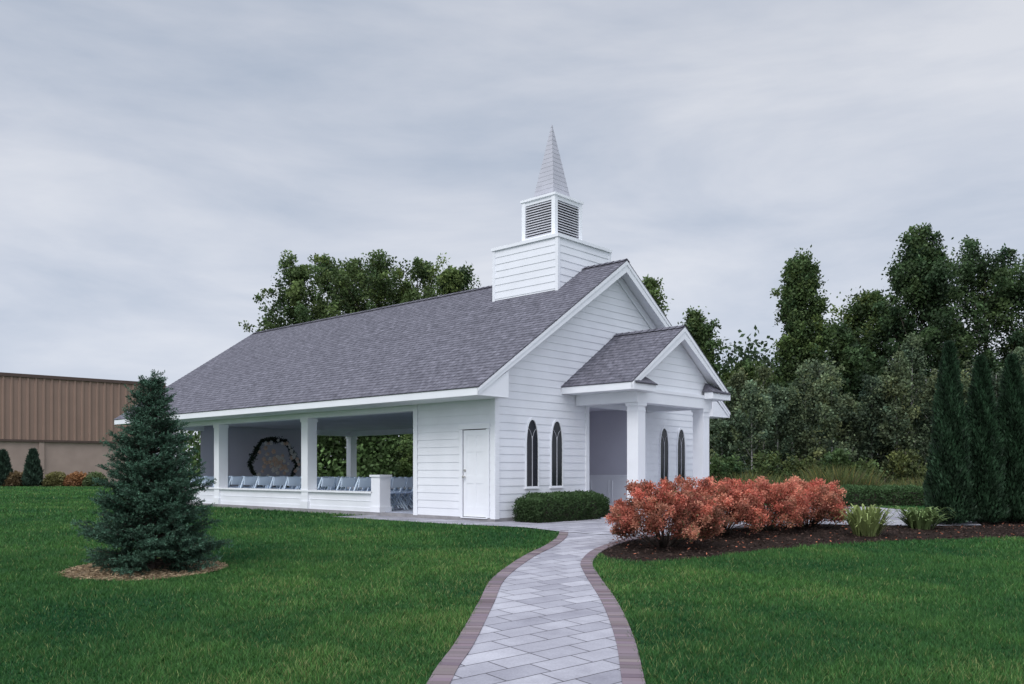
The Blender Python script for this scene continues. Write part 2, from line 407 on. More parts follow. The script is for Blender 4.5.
mb = MB(); siding(mb, Pl, .1, 2.72, EXPO, lambda z: 0, lambda z: 2.6, [(.22, 1.0, .1, 2.09)]); mb.box(0, .12, 2.585, 2.61, 0, 2.72); mb.build('side_wall', M['white'], chapel)
mb = MB(); siding(mb, Pr, .1, 2.72, EXPO, lambda z: 0, lambda z: 2.6); mb.build('side_wall', M['white'], chapel)
mb = MB(); siding(mb, Pb, .1, 2.72, EXPO, lambda z: 2.0, lambda z: 6.75); siding(mb, Pb, 2.72, 6.28, EXPO, gl, gr, (), [KN])
mb.box(2.0, 6.75, TE-.13, TE-.125, .1, 2.72); mb.build('end_wall', M['inner'], chapel)
boxpart('foundation', M['foundation'], chapel, (-.02, W+.02, -.02, TE+.02, -.3, .1))
boxpart('floor', M['concrete'], chapel, (.13, W-.13, 2.62, TE-.13, .1, .115))
boxpart('corner_trim', M['white2'], chapel, (-.035, .1, -.04, -.0205, .08, 2.72), (-.04, -.0205, -.03, .1, .08, 2.72))
boxpart('corner_trim', M['white2'], chapel, (W-.1, W+.04, -.04, -.0205, .08, 2.72), (W+.0205, W+.04, -.03, .1, .08, 2.72))
boxpart('corner_trim', M['white2'], chapel, (-.035, -.0205, 2.5, 2.64, .08, 2.72), (-.03, .12, 2.612, 2.64, .1, 2.6))
boxpart('partition_wall', M['inner'], chapel, (.02, 3.2, 2.46, 2.58, .1, 2.76))
boxpart('partition_wall', M['inner'], chapel, (5.6, W-.02, 2.46, 2.58, .1, 2.76))
boxpart('ceiling', M['ceil'], chapel, (.1, W-.1, .1, TE-.1, 2.765, 2.8))
for b in ((.02, .28, 2.62, TE, 2.56, 2.764), (W-.28, W-.02, 2.62, TE, 2.56, 2.764), (.28, 2.0, TE-.26, TE, 2.56, 2.764), (6.75, W-.28, TE-.26, TE, 2.56, 2.764)):
    boxpart('header_beam', M['white2'], chapel, b)
def pillar(a0, t0):
    boxpart('pillar', M['white2'], chapel, (a0, a0+.3, t0-.15, t0+.15, .1, 2.56), (a0-.03, a0+.33, t0-.18, t0+.18, .1, .3), (a0-.02, a0+.32, t0-.17, t0+.17, 2.46, 2.555))
for t in (7.15, 11.85, TE-.15):
    pillar(0, t); pillar(W-.3, t)
for (a0, a1, ao) in ((.05, .25, 0), (W-.25, W-.05, W-.3)):
    lw = boxpart('low_wall', M['white'], chapel, (a0, a1, 3.95, TE-.1, .1, .56), (a0-.015, a1+.015, 3.95, TE-.1, .1, .20), (a0-.01, a1+.01, 3.95, TE-.1, .36, .372))
    boxpart('wall_cap', M['white2'], lw, (ao-.02, ao+.32, 4.2, TE-.1, .561, .605))
    boxpart('end_post', M['white2'], lw, (ao-.02, ao+.32, 3.9, 4.24, .1, .98), (ao-.05, ao+.35, 3.87, 4.27, .98, 1.03), (ao-.04, ao+.34, 3.88, 4.26, .1, .24))
# roof
T0, T1 = -.38, TE+.38
def gable_roof(c, half, ez, az, t0, t1, parent, pre, shingle_name, sub):
    sl = (az-ez)/half
    mb = MB(); e = half
    mb.prism([(c-e, ez-.03), (c, az-.03), (c+e, ez-.03), (c+e, ez-.13), (c, az-.14), (c-e, ez-.13)], t0, t1)
    deck = mb.build(pre+'roof', M['white2'], parent)
    pp = deck if sub else parent
    n = np.array([-sl, 1])/math.hypot(1, sl); d = np.array([1, sl])/math.hypot(1, sl)
    Ls = math.hypot(half, az-ez)+.06; mb = MB(); hl = .010
    for sgn in (1, -1):
        k = 0; s = 0.0
        while s < Ls-1e-4:
            s2 = min(s+.145, Ls)
            def pt(s, h, t):
                p = np.array([-half-.05, ez-.05*sl])+d*s+n*h
                return (c+sgn*p[0], t, p[1])
            us = sgn*40
            mb.face([pt(s, hl, t0-.03), pt(s, hl, t1+.03), pt(s2, .003, t1+.03), pt(s2, .003, t0-.03)], [(t0+us, s+.0005), (t1+us, s+.0005), (t1+us, s2-.0005), (t0+us, s2-.0005)])
            mb.face([pt(s, -.012 if k == 0 else .002, t0-.03), pt(s, -.012 if k == 0 else .002, t1+.03), pt(s, hl, t1+.03), pt(s, hl, t0-.03)], [(t0+us, s+.02), (t1+us, s+.02), (t1+us, s+.03), (t0+us, s+.03)])
            for tt in (t0-.03, t1+.03):
                mb.face([pt(s, -.02, tt), pt(s, hl, tt), pt(s2, .003, tt), pt(s2, -.02, tt)], [(0, s), (0, s), (.05, s2), (.05, s2)])
            s = s2; k += 1
    t = t0-.03
    while t < t1:
        t2 = min(t+.2, t1+.03)
        for sgn in (1, -1):
            mb.face([(c, t, az+.035), (c, t2, az+.022), (c+sgn*.14, t2, az-.14*sl+.035), (c+sgn*.14, t, az-.14*sl+.048)], [(t, .02), (t2-.01, .02), (t2-.01, .12), (t, .12)])
        t = t2
    mb.build(shingle_name, M['shingle'], pp)
    for sgn in (1, -1):
        poly = [(c-sgn*(e+.03), ez-.04-.03*sl), (c, az-.032), (c, az-.31), (c-sgn*(e+.03), ez-.20)]
        poly2 = [(c-sgn*(e+.03), ez-.035-.03*sl), (c, az-.031), (c, az-.13), (c-sgn*(e+.03), ez-.12)]
        m_ = MB(); m_.prism(poly, t0-.02, t0-.002); m_.prism(poly2, t0-.035, t0-.02); m_.build('rake_board', M['white2'], pp)
        if sub: m_ = MB(); m_.prism(poly, t1+.002, t1+.02); m_.build('rake_board', M['white2'], pp)
        x0, x1 = sorted((c-sgn*(e+.001), c-sgn*(e+.03))); boxpart('fascia', M['white2'], pp, (x0, x1, t0-.02, t1+.02, ez-.20, ez-.045))
    return deck
deck = gable_roof(HC, HC+.9, EZ, AZ, T0, T1, chapel, '', 'shingles', True)
boxpart('soffit', M['white2'], deck, (-.9, 0.0, T0, T1, 2.70, 2.72)); boxpart('soffit', M['white2'], deck, (W, W+.9, T0, T1, 2.70, 2.72))
for sgn in (1, -1):
    for (ta, tb) in ((T0+.0, -.03), (TE+.03, T1)):
        m_ = MB(); m_.prism([(HC-sgn*(HC+.9), 2.705), (HC-sgn*(HC-.03), 2.705), (HC-sgn*(HC-.03), 3.28), (HC-sgn*(HC+.9), 2.74)], ta+.004, tb); m_.build('eave_return', M['white2'], deck)
for sgn in (1, -1):
    m_ = MB(); m_.prism([(HC-sgn*HC, KN-.02), (HC, 6.28), (HC, 6.06), (HC-sgn*HC, KN-.24)], -.045, -.021); m_.build('frieze_board', M['white2'], chapel)

# door
dr = MB(); dr.box(.0, .035, .262, .958, .112, 2.038)
for (y0, y1, z0, z1) in ((.262,.36,.112,2.038),(.86,.958,.112,2.038),(.565,.655,.112,2.038),(.36,.86,.112,.33),(.36,.86,.85,1.02),(.36,.86,1.55,1.66),(.36,.86,1.92,2.038)):
    dr.box(-.008+random.uniform(0, .0006), -.001, y0, y1, z0, z1)
door = dr.build('door', M['white2'], chapel)
boxpart('door_gap', M['gap'], door, (.012, .03, .235, .985, .1, 2.065))
boxpart('door_casing', M['white2'], door, (-.04, .02, .14, .24, .1, 2.05), (-.04, .02, .98, 1.08, .1, 2.05), (-.044, .02, .12, 1.10, 2.06, 2.17), (-.05, .011, .2, 1.02, .08, .1))
m_ = MB(); m_.tube([(-.008, .91, 1.0), (-.05, .91, 1.0), (-.056, .91, 1.0), (-.065, .91, 1.0), (-.085, .91, 1.0), (-.095, .91, 1.0)], [.012, .012, .02, .032, .03, .012], 10); m_.build('handle', M['brass'], door)
m_ = MB(); m_.tube([(-.007, .91, 1.14), (-.035, .91, 1.14)], [.03, .026], 10); m_.build('lock', M['brass'], door)

# lancet windows
def lancet(hw, z0, zs, ztop, n=8):
    pts = [(-hw, z0), (hw, z0), (hw, zs)]
    for i in range(1, n+1):
        f = i/n; pts.append((hw*math.cos(f*PI/2)**.85 if f < 1 else 0, zs+(ztop-zs)*math.sin(f*PI/2)**1.05))
    pts += [(-x, z) for x, z in pts[-2:1:-1]]
    return pts
for ac in (1.2, 2.08, 2*HC-2.08, 2*HC-1.2):
    hw = .20; z0, zs, zt = .78, 1.72, 2.29
    out = lancet(hw+.028, z0-.03, zs, zt+.05); inn = lancet(hw, z0, zs, zt)
    m_ = MB(); n = len(out)
    for i in range(n):
        j = (i+1) % n
        A, B = out[i], out[j]; a_, b_ = inn[i], inn[j]
        m_.face([(ac+A[0], -.045, A[1]), (ac+B[0], -.045, B[1]), (ac+b_[0], -.045, b_[1]), (ac+a_[0], -.045, a_[1])])
        m_.face([(ac+A[0], -.045, A[1]), (ac+B[0], -.045, B[1]), (ac+B[0], 0, B[1]), (ac+A[0], 0, A[1])])
        m_.face([(ac+a_[0], -.045, a_[1]), (ac+b_[0], -.045, b_[1]), (ac+b_[0], -.022, b_[1]), (ac+a_[0], -.022, a_[1])])
    m_.box(ac-hw-.045, ac+hw+.045, -.06, 0, z0-.06, z0-.031)
    win = m_.build('window', M['white2'], chapel)
    m_ = MB(); m_.face([(ac+x, -.023, z) for x, z in lancet(hw+.01, z0-.005, zs, zt+.01)]); m_.build('pane', M['glass'], win)
    m_ = MB(); m_.box(ac-.006, ac+.006, -.040, -.025, z0, zs+.2)
    for sgn in (1, -1):
        arc = [(ac+sgn*(hw*f*f*.98), -.033, zs+.02+.36*math.sin(f*PI/2)) for f in np.linspace(0, 1, 7)]
        m_.tube(arc, [.005]*7, 4)
    m_.build('tracery', M['louver'], win)

# vestibule behind the entrance
vest = boxpart('vestibule', M['inner'], chapel, (3.18, 3.3, .125, 2.4, .1, 2.764), (5.5, 5.62, .125, 2.4, .1, 2.764), (3.3, 5.5, 2.3, 2.4, .1, 2.764), (3.3, 5.5, .0, 2.3, .09, .125))
def wain(boxes): boxpart('wainscot', M['white2'], vest, *boxes)
bx = [(5.47, 5.499, .13, 2.26, .13, .98), (5.445, 5.499, .13, 2.26, .981, 1.02), (5.45, 5.47, .13, 2.26, .13, .22)]
for k in range(3):
    y0 = .22+k*.7
    for (ya, yb, za, zb) in ((y0, y0+.6, .28, .30), (y0, y0+.6, .86, .88), (y0, y0+.02, .30, .86), (y0+.58, y0+.6, .30, .86)): bx.append((5.452, 5.47, ya, yb, za, zb))
wain(bx)
wain([(3.301, 3.33, .13, 2.26, .13, .98), (3.301, 3.35, .13, 2.26, .981, 1.02)])
wain([(3.34, 5.44, 2.27, 2.299, .13, .98), (3.36, 5.44, 2.255, 2.299, .981, 1.02)])
boxpart('entrance_casing', M['white2'], vest, (3.2, 3.32, -.045, .13, .1, 2.7), (5.48, 5.6, -.045, .13, .1, 2.7), (3.2, 5.6, -.047, .13, 2.701, 2.8))

# porch
PC = 4.48; PT = -2.0; PH = 2.18; PA = 4.60; PE = PA-PH*S
porch = MB()
porch.box(PC-1.7, PC+1.7, -1.8, -1.46, 2.70, 3.0)
porch.box(PC-1.68, PC-1.38, -1.46, -.03, 2.70, 3.0); porch.box(PC+1.38, PC+1.68, -1.46, -.03, 2.70, 3.0)
Pp = lambda s, z, o: (s, -1.72-o, z)
pl_ = lambda z: max(PC-1.68, PC-(4.44-z)/S)
siding(porch, Pp, 3.0, 4.42, EXPO, pl_, lambda z: 2*PC-pl_(z), (), [4.44-1.68*S], inner=-.1)
porch.box(PC-1.72, PC+1.72, -1.82, -1.745, 2.955, 3.03)
porch = porch.build('porch', M['white2'], chapel)
pdk = gable_roof(PC, PH, PE, PA, PT, -.03, porch, 'porch_', 'porch_shingles', False)
boxpart('porch_ceiling', M['white2'], porch, (PC-1.38, PC+1.38, -1.46, -.03, 2.9, 2.93))
SO = PE-.195
for sgn in (1, -1):
    x0, x1 = sorted((PC-sgn*PH, PC-sgn*1.681)); boxpart('porch_soffit', M['white2'], porch, (x0, x1, PT, -.03, SO, SO+.02))
    x0, x1 = sorted((PC-sgn*(PH+.02), PC-sgn*1.30)); boxpart('cornice_return', M['white2'], porch, (x0, x1, PT-.05, -1.805, SO-.005, SO+.16))
    m_ = MB(); zt_ = SO+.165
    A = [(PC-sgn*(PH-.02), PT-.08, zt_), (PC-sgn*1.27, PT-.08, zt_), (PC-sgn*1.45, -1.75, zt_+.24), (PC-sgn*(PH-.3), -1.75, zt_+.24)]
    m_.face(A, [(0, 0), (.9, 0), (.75, .33), (.2, .33)]); m_.face([A[1], (PC-sgn*1.27, -1.75, zt_), A[2]], [(0, 0), (.3, 0), (.15, .3)])
    m_.face([A[0], A[1], (A[1][0], A[1][1], zt_-.03), (A[0][0], A[0][1], zt_-.03)])
    m_.build('return_shingles', M['shingle'], porch)
for sgn in (-1, 1):
    a = PC+sgn*1.46; t = -1.62
    boxpart('column', M['white2'], porch, (a-.15, a+.15, t-.15, t+.15, .06, 2.62), (a-.175, a+.175, t-.175, t+.175, 2.62, 2.699), (a-.175, a+.175, t-.175, t+.175, .06, .26), (a-.16, a+.16, t-.16, t+.16, 2.5, 2.53))
boxpart('porch_floor', M['concrete'], porch, (PC-2.0, PC+2.0, -1.95, -.05, -.1, .06))

# steeple
s0, s1, tA, tB = HC-1.11, HC+1.11, .93, 3.15
mb = MB()
for P, a, b in [(lambda s, z, o: (s, tA-o, z), s0, s1), (lambda s, z, o: (s, tB+o, z), s0, s1), (lambda s, z, o: (s0-o, s, z), tA, tB), (lambda s, z, o: (s1+o, s, z), tA, tB)]:
    siding(mb, P, 5.56, 7.04, .185, lambda z, a=a: a, lambda z, b=b: b, inner=None)
for a, b in ((s0-.032, s0+.06), (s1-.06, s1+.032)):
    mb.box(a, b, tA-.03, tA-.002, 5.5, 7.04); mb.box(a, b, tB+.002, tB+.03, 5.5, 7.04)
for a, b in ((tA-.028, tA+.06), (tB-.06, tB+.028)):
    mb.box(s0-.03, s0-.002, a, b, 5.5, 7.04); mb.box(s1+.002, s1+.03, a, b, 5.5, 7.04)
steeple = mb.build('steeple', M['white'], chapel)
mb = MB(); mb.box(s0-.055, s1+.055, tA-.055, tB+.055, 7.04, 7.12)
tc_ = (tA+tB)/2; b0 = 1.16; b1 = .58
for k in range(4):
    c_ = [(-1, -1), (1, -1), (1, 1), (-1, 1)]; p, q = c_[k], c_[(k+1) % 4]
    mb.face([(HC+p[0]*b0, tc_+p[1]*b0, 7.122), (HC+q[0]*b0, tc_+q[1]*b0, 7.122), (HC+q[0]*b1, tc_+q[1]*b1, 7.2), (HC+p[0]*b1, tc_+p[1]*b1, 7.2)])
mb.build('steeple_cap', M['white2'], steeple)
mb = MB(); h = .58
for sx_ in (-1, 1):
    for sy_ in (-1, 1):
        x0, x1 = sorted((HC+sx_*h, HC+sx_*(h-.12))); y0, y1 = sorted((tc_+sy_*h, tc_+sy_*(h-.12))); mb.box(x0, x1, y0, y1, 7.1, 8.35)
mb.box(HC-h+.02, HC+h-.02, tc_-h+.02, tc_+h-.02, 7.1, 7.38); mb.box(HC-h+.02, HC+h-.02, tc_-h+.02, tc_+h-.02, 8.25, 8.35)
mb.box(HC-h-.03, HC+h+.03, tc_-h-.03, tc_+h+.03, 8.35, 8.41)
mb.build('belfry', M['white2'], steeple)
boxpart('belfry_shade_box', M['dark'], steeple, (HC-.40, HC+.40, tc_-.40, tc_+.40, 7.3, 8.3))  # near-black box added to stand in for the shade behind the louvers
for k in range(4):
    m_ = MB(); ca, sa = math.cos(k*PI/2), math.sin(k*PI/2)
    def R_(x, y, z): return (HC+x*ca-y*sa, tc_+x*sa+y*ca, z)
    z = 7.38
    while z < 8.24:
        a = [(-.46, -.565, z), (.46, -.565, z), (.46, -.465, z+.078), (-.46, -.465, z+.078)]
        m_.face([R_(*p) for p in a]); m_.face([R_(p[0], p[1], p[2]-.014) for p in a])
        m_.face([R_(-.46, -.565, z), R_(.46, -.565, z), R_(.46, -.565, z-.014), R_(-.46, -.565, z-.014)])
        z += .068
    m_.build('louver', M['louver'], steeple)
mb = MB(); zb, zA, hb = 8.411, 10.5, .365
for k in range(4):
    ca, sa = math.cos(k*PI/2), math.sin(k*PI/2)
    def Ps(s, z, o, ca=ca, sa=sa):
        r = hb*(1-(z-zb)/(zA-zb))+o; x, y = s, -r
        return (HC+x*ca-y*sa, tc_+x*sa+y*ca, z)
    rr_ = lambda z: hb*(1-(z-zb)/(zA-zb))+.004
    siding(mb, Ps, zb, zA-.01, .125, lambda z: -rr_(z), rr_, inner=None, lip=.008)
mb.build('spire', M['spire'], steeple)

# ------------------------------------------------------------------ chairs in the chapel
def chair_proto():
    r = empty('folding_chair')
    m_ = MB(); m_.prism([(-.21, .425), (.2, .435), (.22, .445), (.2, .465), (-.21, .45)], -.2, .2, 'x'); m_.build('seat', M['seat'], r)
    m_ = MB(); m_.prism([(-.205, .58), (-.18, .58), (-.25, .82), (-.275, .82)], -.2, .2, 'x'); m_.build('backrest', M['chair'], r)
    for s in (-1, 1):
        m_ = MB(); x = s*.215
        m_.prism([(.26, 0), (.295, 0), (-.245, .84), (-.28, .84)], x-.018, x+.018, 'x'); m_.build('front_leg', M['chair'], r)
        x2 = s*.182; m_ = MB(); m_.prism([(-.29, 0), (-.255, 0), (.16, .43), (.125, .43)], x2-.014, x2+.014, 'x')
        m_.build('rear_leg', M['chair'], r)
    boxpart('stretcher', M['chair'], r, (-.2, .2, .2, .222, .1, .13))
    return r
def dup(root):
    r = root.copy(); COL.objects.link(r)
    for ch in root.children:
        c = ch.copy(); COL.objects.link(c); c.parent = r
    return r
proto = chair_proto(); first = True
cols = [.56, 1.02, 1.48, 1.94, 2.40, 2.86, 3.32, 5.2, 5.75, 6.3, 6.85, 7.4]
for i in range(13):
    for j, a in enumerate(cols):
        if i > 4 and j > 4: continue
        o = proto if first else dup(proto); first = False
        x, y = loc2w(a+random.uniform(-.03, .03), 4.65+i*.80+random.uniform(-.03, .03))
        o.location = (x, y, .115); o.rotation_euler = (0, 0, TH+random.uniform(-.06, .06))
        side = 'near block' if j < 7 else 'block beyond the aisle'
        pos = ORD[j] if j < 7 else ORD[j-7]
        tag(o, f'white folding chair, {pos} from left, {ORD[i]} row from the back, {side}', 'chair', 'white folding chairs in rows inside the chapel')

# floral arch
ax_, ay_ = loc2w(HC, 15.6)
arch = empty('floral_arch', (ax_, ay_, .115), TH); tag(arch, 'angular wedding arch wrapped in dark greenery with pale flowers, by the chapel end wall', 'floral arch')
rng = np.random.default_rng(11); RA = .98; zc = 1.25
def hexr(a): return RA*(.15+.85*(.93/np.cos((np.mod(a, PI/3))-PI/6)*.98))
m_ = MB(); ths = np.linspace(0, 2*PI, 49); m_.tube([(hexr(a)*math.cos(a), 0, zc+hexr(a)*math.sin(a)) for a in ths], [.03]*49, 6)
for s in (-1, 1): m_.box(s*.3-.02, s*.3+.02, -.02, .02, .0, zc-RA*.8)
m_.box(-.5, .5, -.2, .2, 0, .03)
m_.build('hoop', M['dark'], arch)
n = 4200; th = rng.uniform(0, 2*PI, n); rj = hexr(th)+rng.normal(0, .035, n)*(1+.6*np.sin(5*th))
P = np.stack([rj*np.cos(th), rng.normal(0, .045, n), zc+rj*np.sin(th)], 1); C = np.array([.03, .045, .028])*rng.uniform(.4, 1.5, (n, 1))
V, CC = cards(P, rng.normal(size=(n, 3)), .085, .04, rng, C); npmesh('greenery', V, 4, CC, M['leaf'], arch)
V = []; C = []
def blossom(x, y, z, r, col):
    for k in range(10):
        a = 2*PI*k/10+rng.uniform(-.2, .2); rr2 = r*(1 if k % 2 else .7); dx, dz = math.cos(a), math.sin(a); px2, pz2 = -dz*.45*rr2, dx*.45*rr2
        V.extend([(x, y-.03, z), (x+dx*rr2*.6+px2, y-.04, z+dz*rr2*.6+pz2), (x+dx*rr2, y-.01, z+dz*rr2), (x+dx*rr2*.6-px2, y-.04, z+dz*rr2*.6-pz2)]); C.extend([np.array(col)*rng.uniform(.85, 1.05)]*4)
for k in range(26):
    a = rng.uniform(-.5, 2.2); r_ = hexr(a)*rng.uniform(.86, 1.0); blossom(r_*math.cos(a), -.14, zc+r_*math.sin(a), rng.uniform(.06, .1), (.99, .97, .94) if k % 3 else (.98, .78, .66))
for k in range(62):
    q = rng.normal(0, .30); blossom(q, -.08, zc+.02+rng.normal(0, .26)-.2*abs(q), rng.uniform(.07, .11), (.99, .95, .88) if k % 2 else (.96, .76, .60))
npmesh('flowers', np.array(V), 4, np.array(C), M['petal'], arch)

# ------------------------------------------------------------------ vegetation
def crown_pts(rng, H, z0, Rr, shape, nc, nl, cr, col, var=.3, loose=.6):
    def prof(f):
        if shape == 'round': return np.sqrt(np.clip(1-(1.9*f-.85)**2, .10, 1))
        if shape == 'cone': return (1-f)**.8*.95+.05
        return np.sqrt(np.clip(1-(1.95*f-.9)**2, .05, 1))*(1-.3*f)
    # foliage hangs on limbs that run up and out from the stem, plus a filling near the stem
    nlimb = max(14, nc//11); per = max(4, int(nc*.75/nlimb))
    tf = rng.uniform(.08, 1, nlimb)**.8; tth = rng.uniform(0, 2*PI, nlimb); tr = Rr*prof(tf)*rng.uniform(.62, 1.16, nlimb)
    tz_ = z0+(H-z0)*np.clip(tf*rng.uniform(.93, 1.04, nlimb), 0, 1.03)
    bz = np.maximum(z0*.8, tz_-tr*rng.uniform(.5, 1.3, nlimb)-.4)
    li = np.repeat(np.arange(nlimb), per); s = np.tile(np.linspace(.3, 1, per), nlimb)+rng.normal(0, .05, nlimb*per)
    c1 = np.stack([tr[li]*s*np.cos(tth[li]), tr[li]*s*np.sin(tth[li]), bz[li]+(tz_[li]-bz[li])*s], 1)+rng.normal(0, .28*cr, (len(s), 3))
    k1 = 1.25-.65*np.clip(s, 0, 1)
    nf = nc-len(s) if nc > len(s)+10 else nc//4
    f = rng.uniform(.02, .92, nf); th = rng.uniform(0, 2*PI, nf); q = np.sqrt(rng.uniform(0, .55, nf)); r = Rr*prof(f)*q
    c2 = np.stack([r*np.cos(th), r*np.sin(th), z0+(H-z0)*f], 1)
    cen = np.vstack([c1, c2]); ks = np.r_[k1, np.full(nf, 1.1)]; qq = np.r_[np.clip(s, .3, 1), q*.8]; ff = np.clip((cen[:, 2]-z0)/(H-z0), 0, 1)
    n0 = len(cen); crs = cr*rng.uniform(.6, 1.25, n0)*ks
    idx = np.repeat(np.arange(n0), nl); n = len(idx)
    off = np.clip(rng.normal(size=(n, 3)), -2, 2)*.5
    ax = unit(cen-np.array([0, 0, z0+(H-z0)*.1])); ax = unit(ax+rng.normal(0, .3, ax.shape)); t = rng.uniform(-.2, 1.0, (n, 1))
    P = cen[idx]+off*crs[idx][:, None]*np.array([1, 1, .7])*(1-.45*np.clip(t, 0, 1))+ax[idx]*t*crs[idx][:, None]*loose
    limbtone = np.r_[rng.normal(0, 1, nlimb)[li], rng.normal(0, 1, nf)]
    k = (1+var*(.6*limbtone+.5*rng.normal(size=n0)))[idx]*(1+.35*off[:, 2])*(.6+.5*qq[idx])*rng.uniform(.7, 1.3, n)*(.82+.3*ff[idx])  # shading put into leaf colour: lighter above and outside, darker below and inside
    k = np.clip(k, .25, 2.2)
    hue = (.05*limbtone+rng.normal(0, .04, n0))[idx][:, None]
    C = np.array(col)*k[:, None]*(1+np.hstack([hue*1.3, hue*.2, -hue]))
    limbs = [(tth[i], tr[i], bz[i], tz_[i]) for i in range(nlimb)]
    return limbs, P, C
def tree(name, label, cat, x, y, H, Rr, shape, col, z0=None, nc=80, nl=130, leaf=.26, cr=None, seed=0, trunk=.22, bark='bark', group=None, droop=0., loose=.6):
    rng = np.random.default_rng(seed)
    base = g1(y)
    o = empty(name, (x, y, base)); tag(o, label, cat, group)
    z0 = H*.2 if z0 is None else z0; cr = Rr*.36 if cr is None else cr
    limbs, P, C = crown_pts(rng, H-cr*(.25+.45*loose), z0, Rr-cr*.25, shape, nc, nl, cr, col, .3, loose)
    D = rng.normal(size=P.shape)+np.array([0, 0, -droop])
    V, CC = cards(P, D, leaf*rng.uniform(.6, 1.25, len(P)), leaf*.62, rng, C)
    m_ = MB(); bend = rng.normal(0, .012*H, 2); ht = H*.93
    ax = lambda z: np.array([bend[0]*(z/H)**2, bend[1]*(z/H)**2, z])
    zz = np.linspace(-.1, ht, 8); m_.tube([ax(z) for z in zz], [max(.012, trunk*(1-.93*z/ht)*(1.35 if z <= 0 else 1)) for z in zz], 8)
    for (th, tr, bz, tzz) in limbs:
        a = ax(min(bz, ht*.97)); c = np.array([tr*math.cos(th), tr*math.sin(th), tzz]); mid = a*.5+c*.5+np.array([0, 0, -.04*tr])
        r0 = max(.012, trunk*.38*(1-min(bz/H, .95))); m_.tube([a, mid, c], [r0, r0*.6, .008], 5)
    m_.build('trunk', M[bark], o, True)
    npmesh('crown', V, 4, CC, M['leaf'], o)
    return o
GR = (.088, .132, .046); GD = (.052, .090, .037); GM = (.080, .126, .044); GG = (.128, .172, .096)
def ptree(label, px, top, half, Y, shape, col, seed, **kw):
    cat = kw.pop('cat', 'tree')
    return tree(kw.pop('name', 'broadleaf_tree'), label, cat, atx(px, Y), Y, tz(top, Y), half*Y/F, shape, col, seed=seed, **kw)
bk = dict(z0=4.5, nl=62, leaf=.19, loose=.9)
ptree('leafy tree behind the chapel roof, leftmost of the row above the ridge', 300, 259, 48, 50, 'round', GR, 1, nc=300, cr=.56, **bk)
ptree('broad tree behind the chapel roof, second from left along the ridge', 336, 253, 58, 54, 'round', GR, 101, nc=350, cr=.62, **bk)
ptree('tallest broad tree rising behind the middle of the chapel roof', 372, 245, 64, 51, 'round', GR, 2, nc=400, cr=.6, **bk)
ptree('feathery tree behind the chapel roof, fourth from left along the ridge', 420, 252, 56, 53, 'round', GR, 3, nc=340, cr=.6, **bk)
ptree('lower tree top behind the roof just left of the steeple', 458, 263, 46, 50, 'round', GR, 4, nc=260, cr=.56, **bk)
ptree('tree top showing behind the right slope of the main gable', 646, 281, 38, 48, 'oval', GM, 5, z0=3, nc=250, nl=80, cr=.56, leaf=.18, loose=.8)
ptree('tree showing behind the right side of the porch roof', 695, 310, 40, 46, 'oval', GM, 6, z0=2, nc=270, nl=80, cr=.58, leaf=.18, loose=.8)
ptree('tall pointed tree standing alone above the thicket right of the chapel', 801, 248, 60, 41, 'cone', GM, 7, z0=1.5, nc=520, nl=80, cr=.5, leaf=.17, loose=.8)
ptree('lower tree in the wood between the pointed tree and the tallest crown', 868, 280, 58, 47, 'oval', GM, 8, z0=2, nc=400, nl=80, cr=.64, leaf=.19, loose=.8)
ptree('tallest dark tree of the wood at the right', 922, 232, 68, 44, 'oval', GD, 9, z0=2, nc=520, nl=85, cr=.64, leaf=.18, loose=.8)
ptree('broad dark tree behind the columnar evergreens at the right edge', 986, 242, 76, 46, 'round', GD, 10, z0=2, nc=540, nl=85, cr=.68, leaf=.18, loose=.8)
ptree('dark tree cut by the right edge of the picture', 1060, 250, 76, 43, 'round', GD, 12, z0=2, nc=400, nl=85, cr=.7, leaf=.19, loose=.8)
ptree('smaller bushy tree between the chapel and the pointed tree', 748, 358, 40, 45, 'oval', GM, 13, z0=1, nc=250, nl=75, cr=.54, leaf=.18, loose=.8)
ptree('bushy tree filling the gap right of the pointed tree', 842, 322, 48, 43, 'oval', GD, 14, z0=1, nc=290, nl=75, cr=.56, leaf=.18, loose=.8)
rs = np.random.default_rng(21)
spx = [722, 738, 752, 764, 778, 792, 806, 819, 832, 846, 858, 872, 885, 897, 911, 925, 940, 958, 976, 996, 1018]
for i, px in enumerate(spx):
    Y = rs.uniform(31.5, 37); top = rs.uniform(345, 398) if px < 860 else rs.uniform(328, 380)
    k = rs.uniform(.65, 1.2); wy = rs.uniform(-.06, .08)
    ptree(f'slender grey-green sapling at the edge of the wood, {ORD[i]} counting right from the chapel', px, top, rs.uniform(16, 27), Y, 'oval', tuple(np.array(GG)*k*np.array([1+wy, 1, 1-wy])), 30+i, name='sapling', cat='sapling',
          z0=.9, nc=150, nl=30, leaf=.13, cr=.32, trunk=.05, bark='palebark', group='saplings along the edge of the wood', loose=1.1)
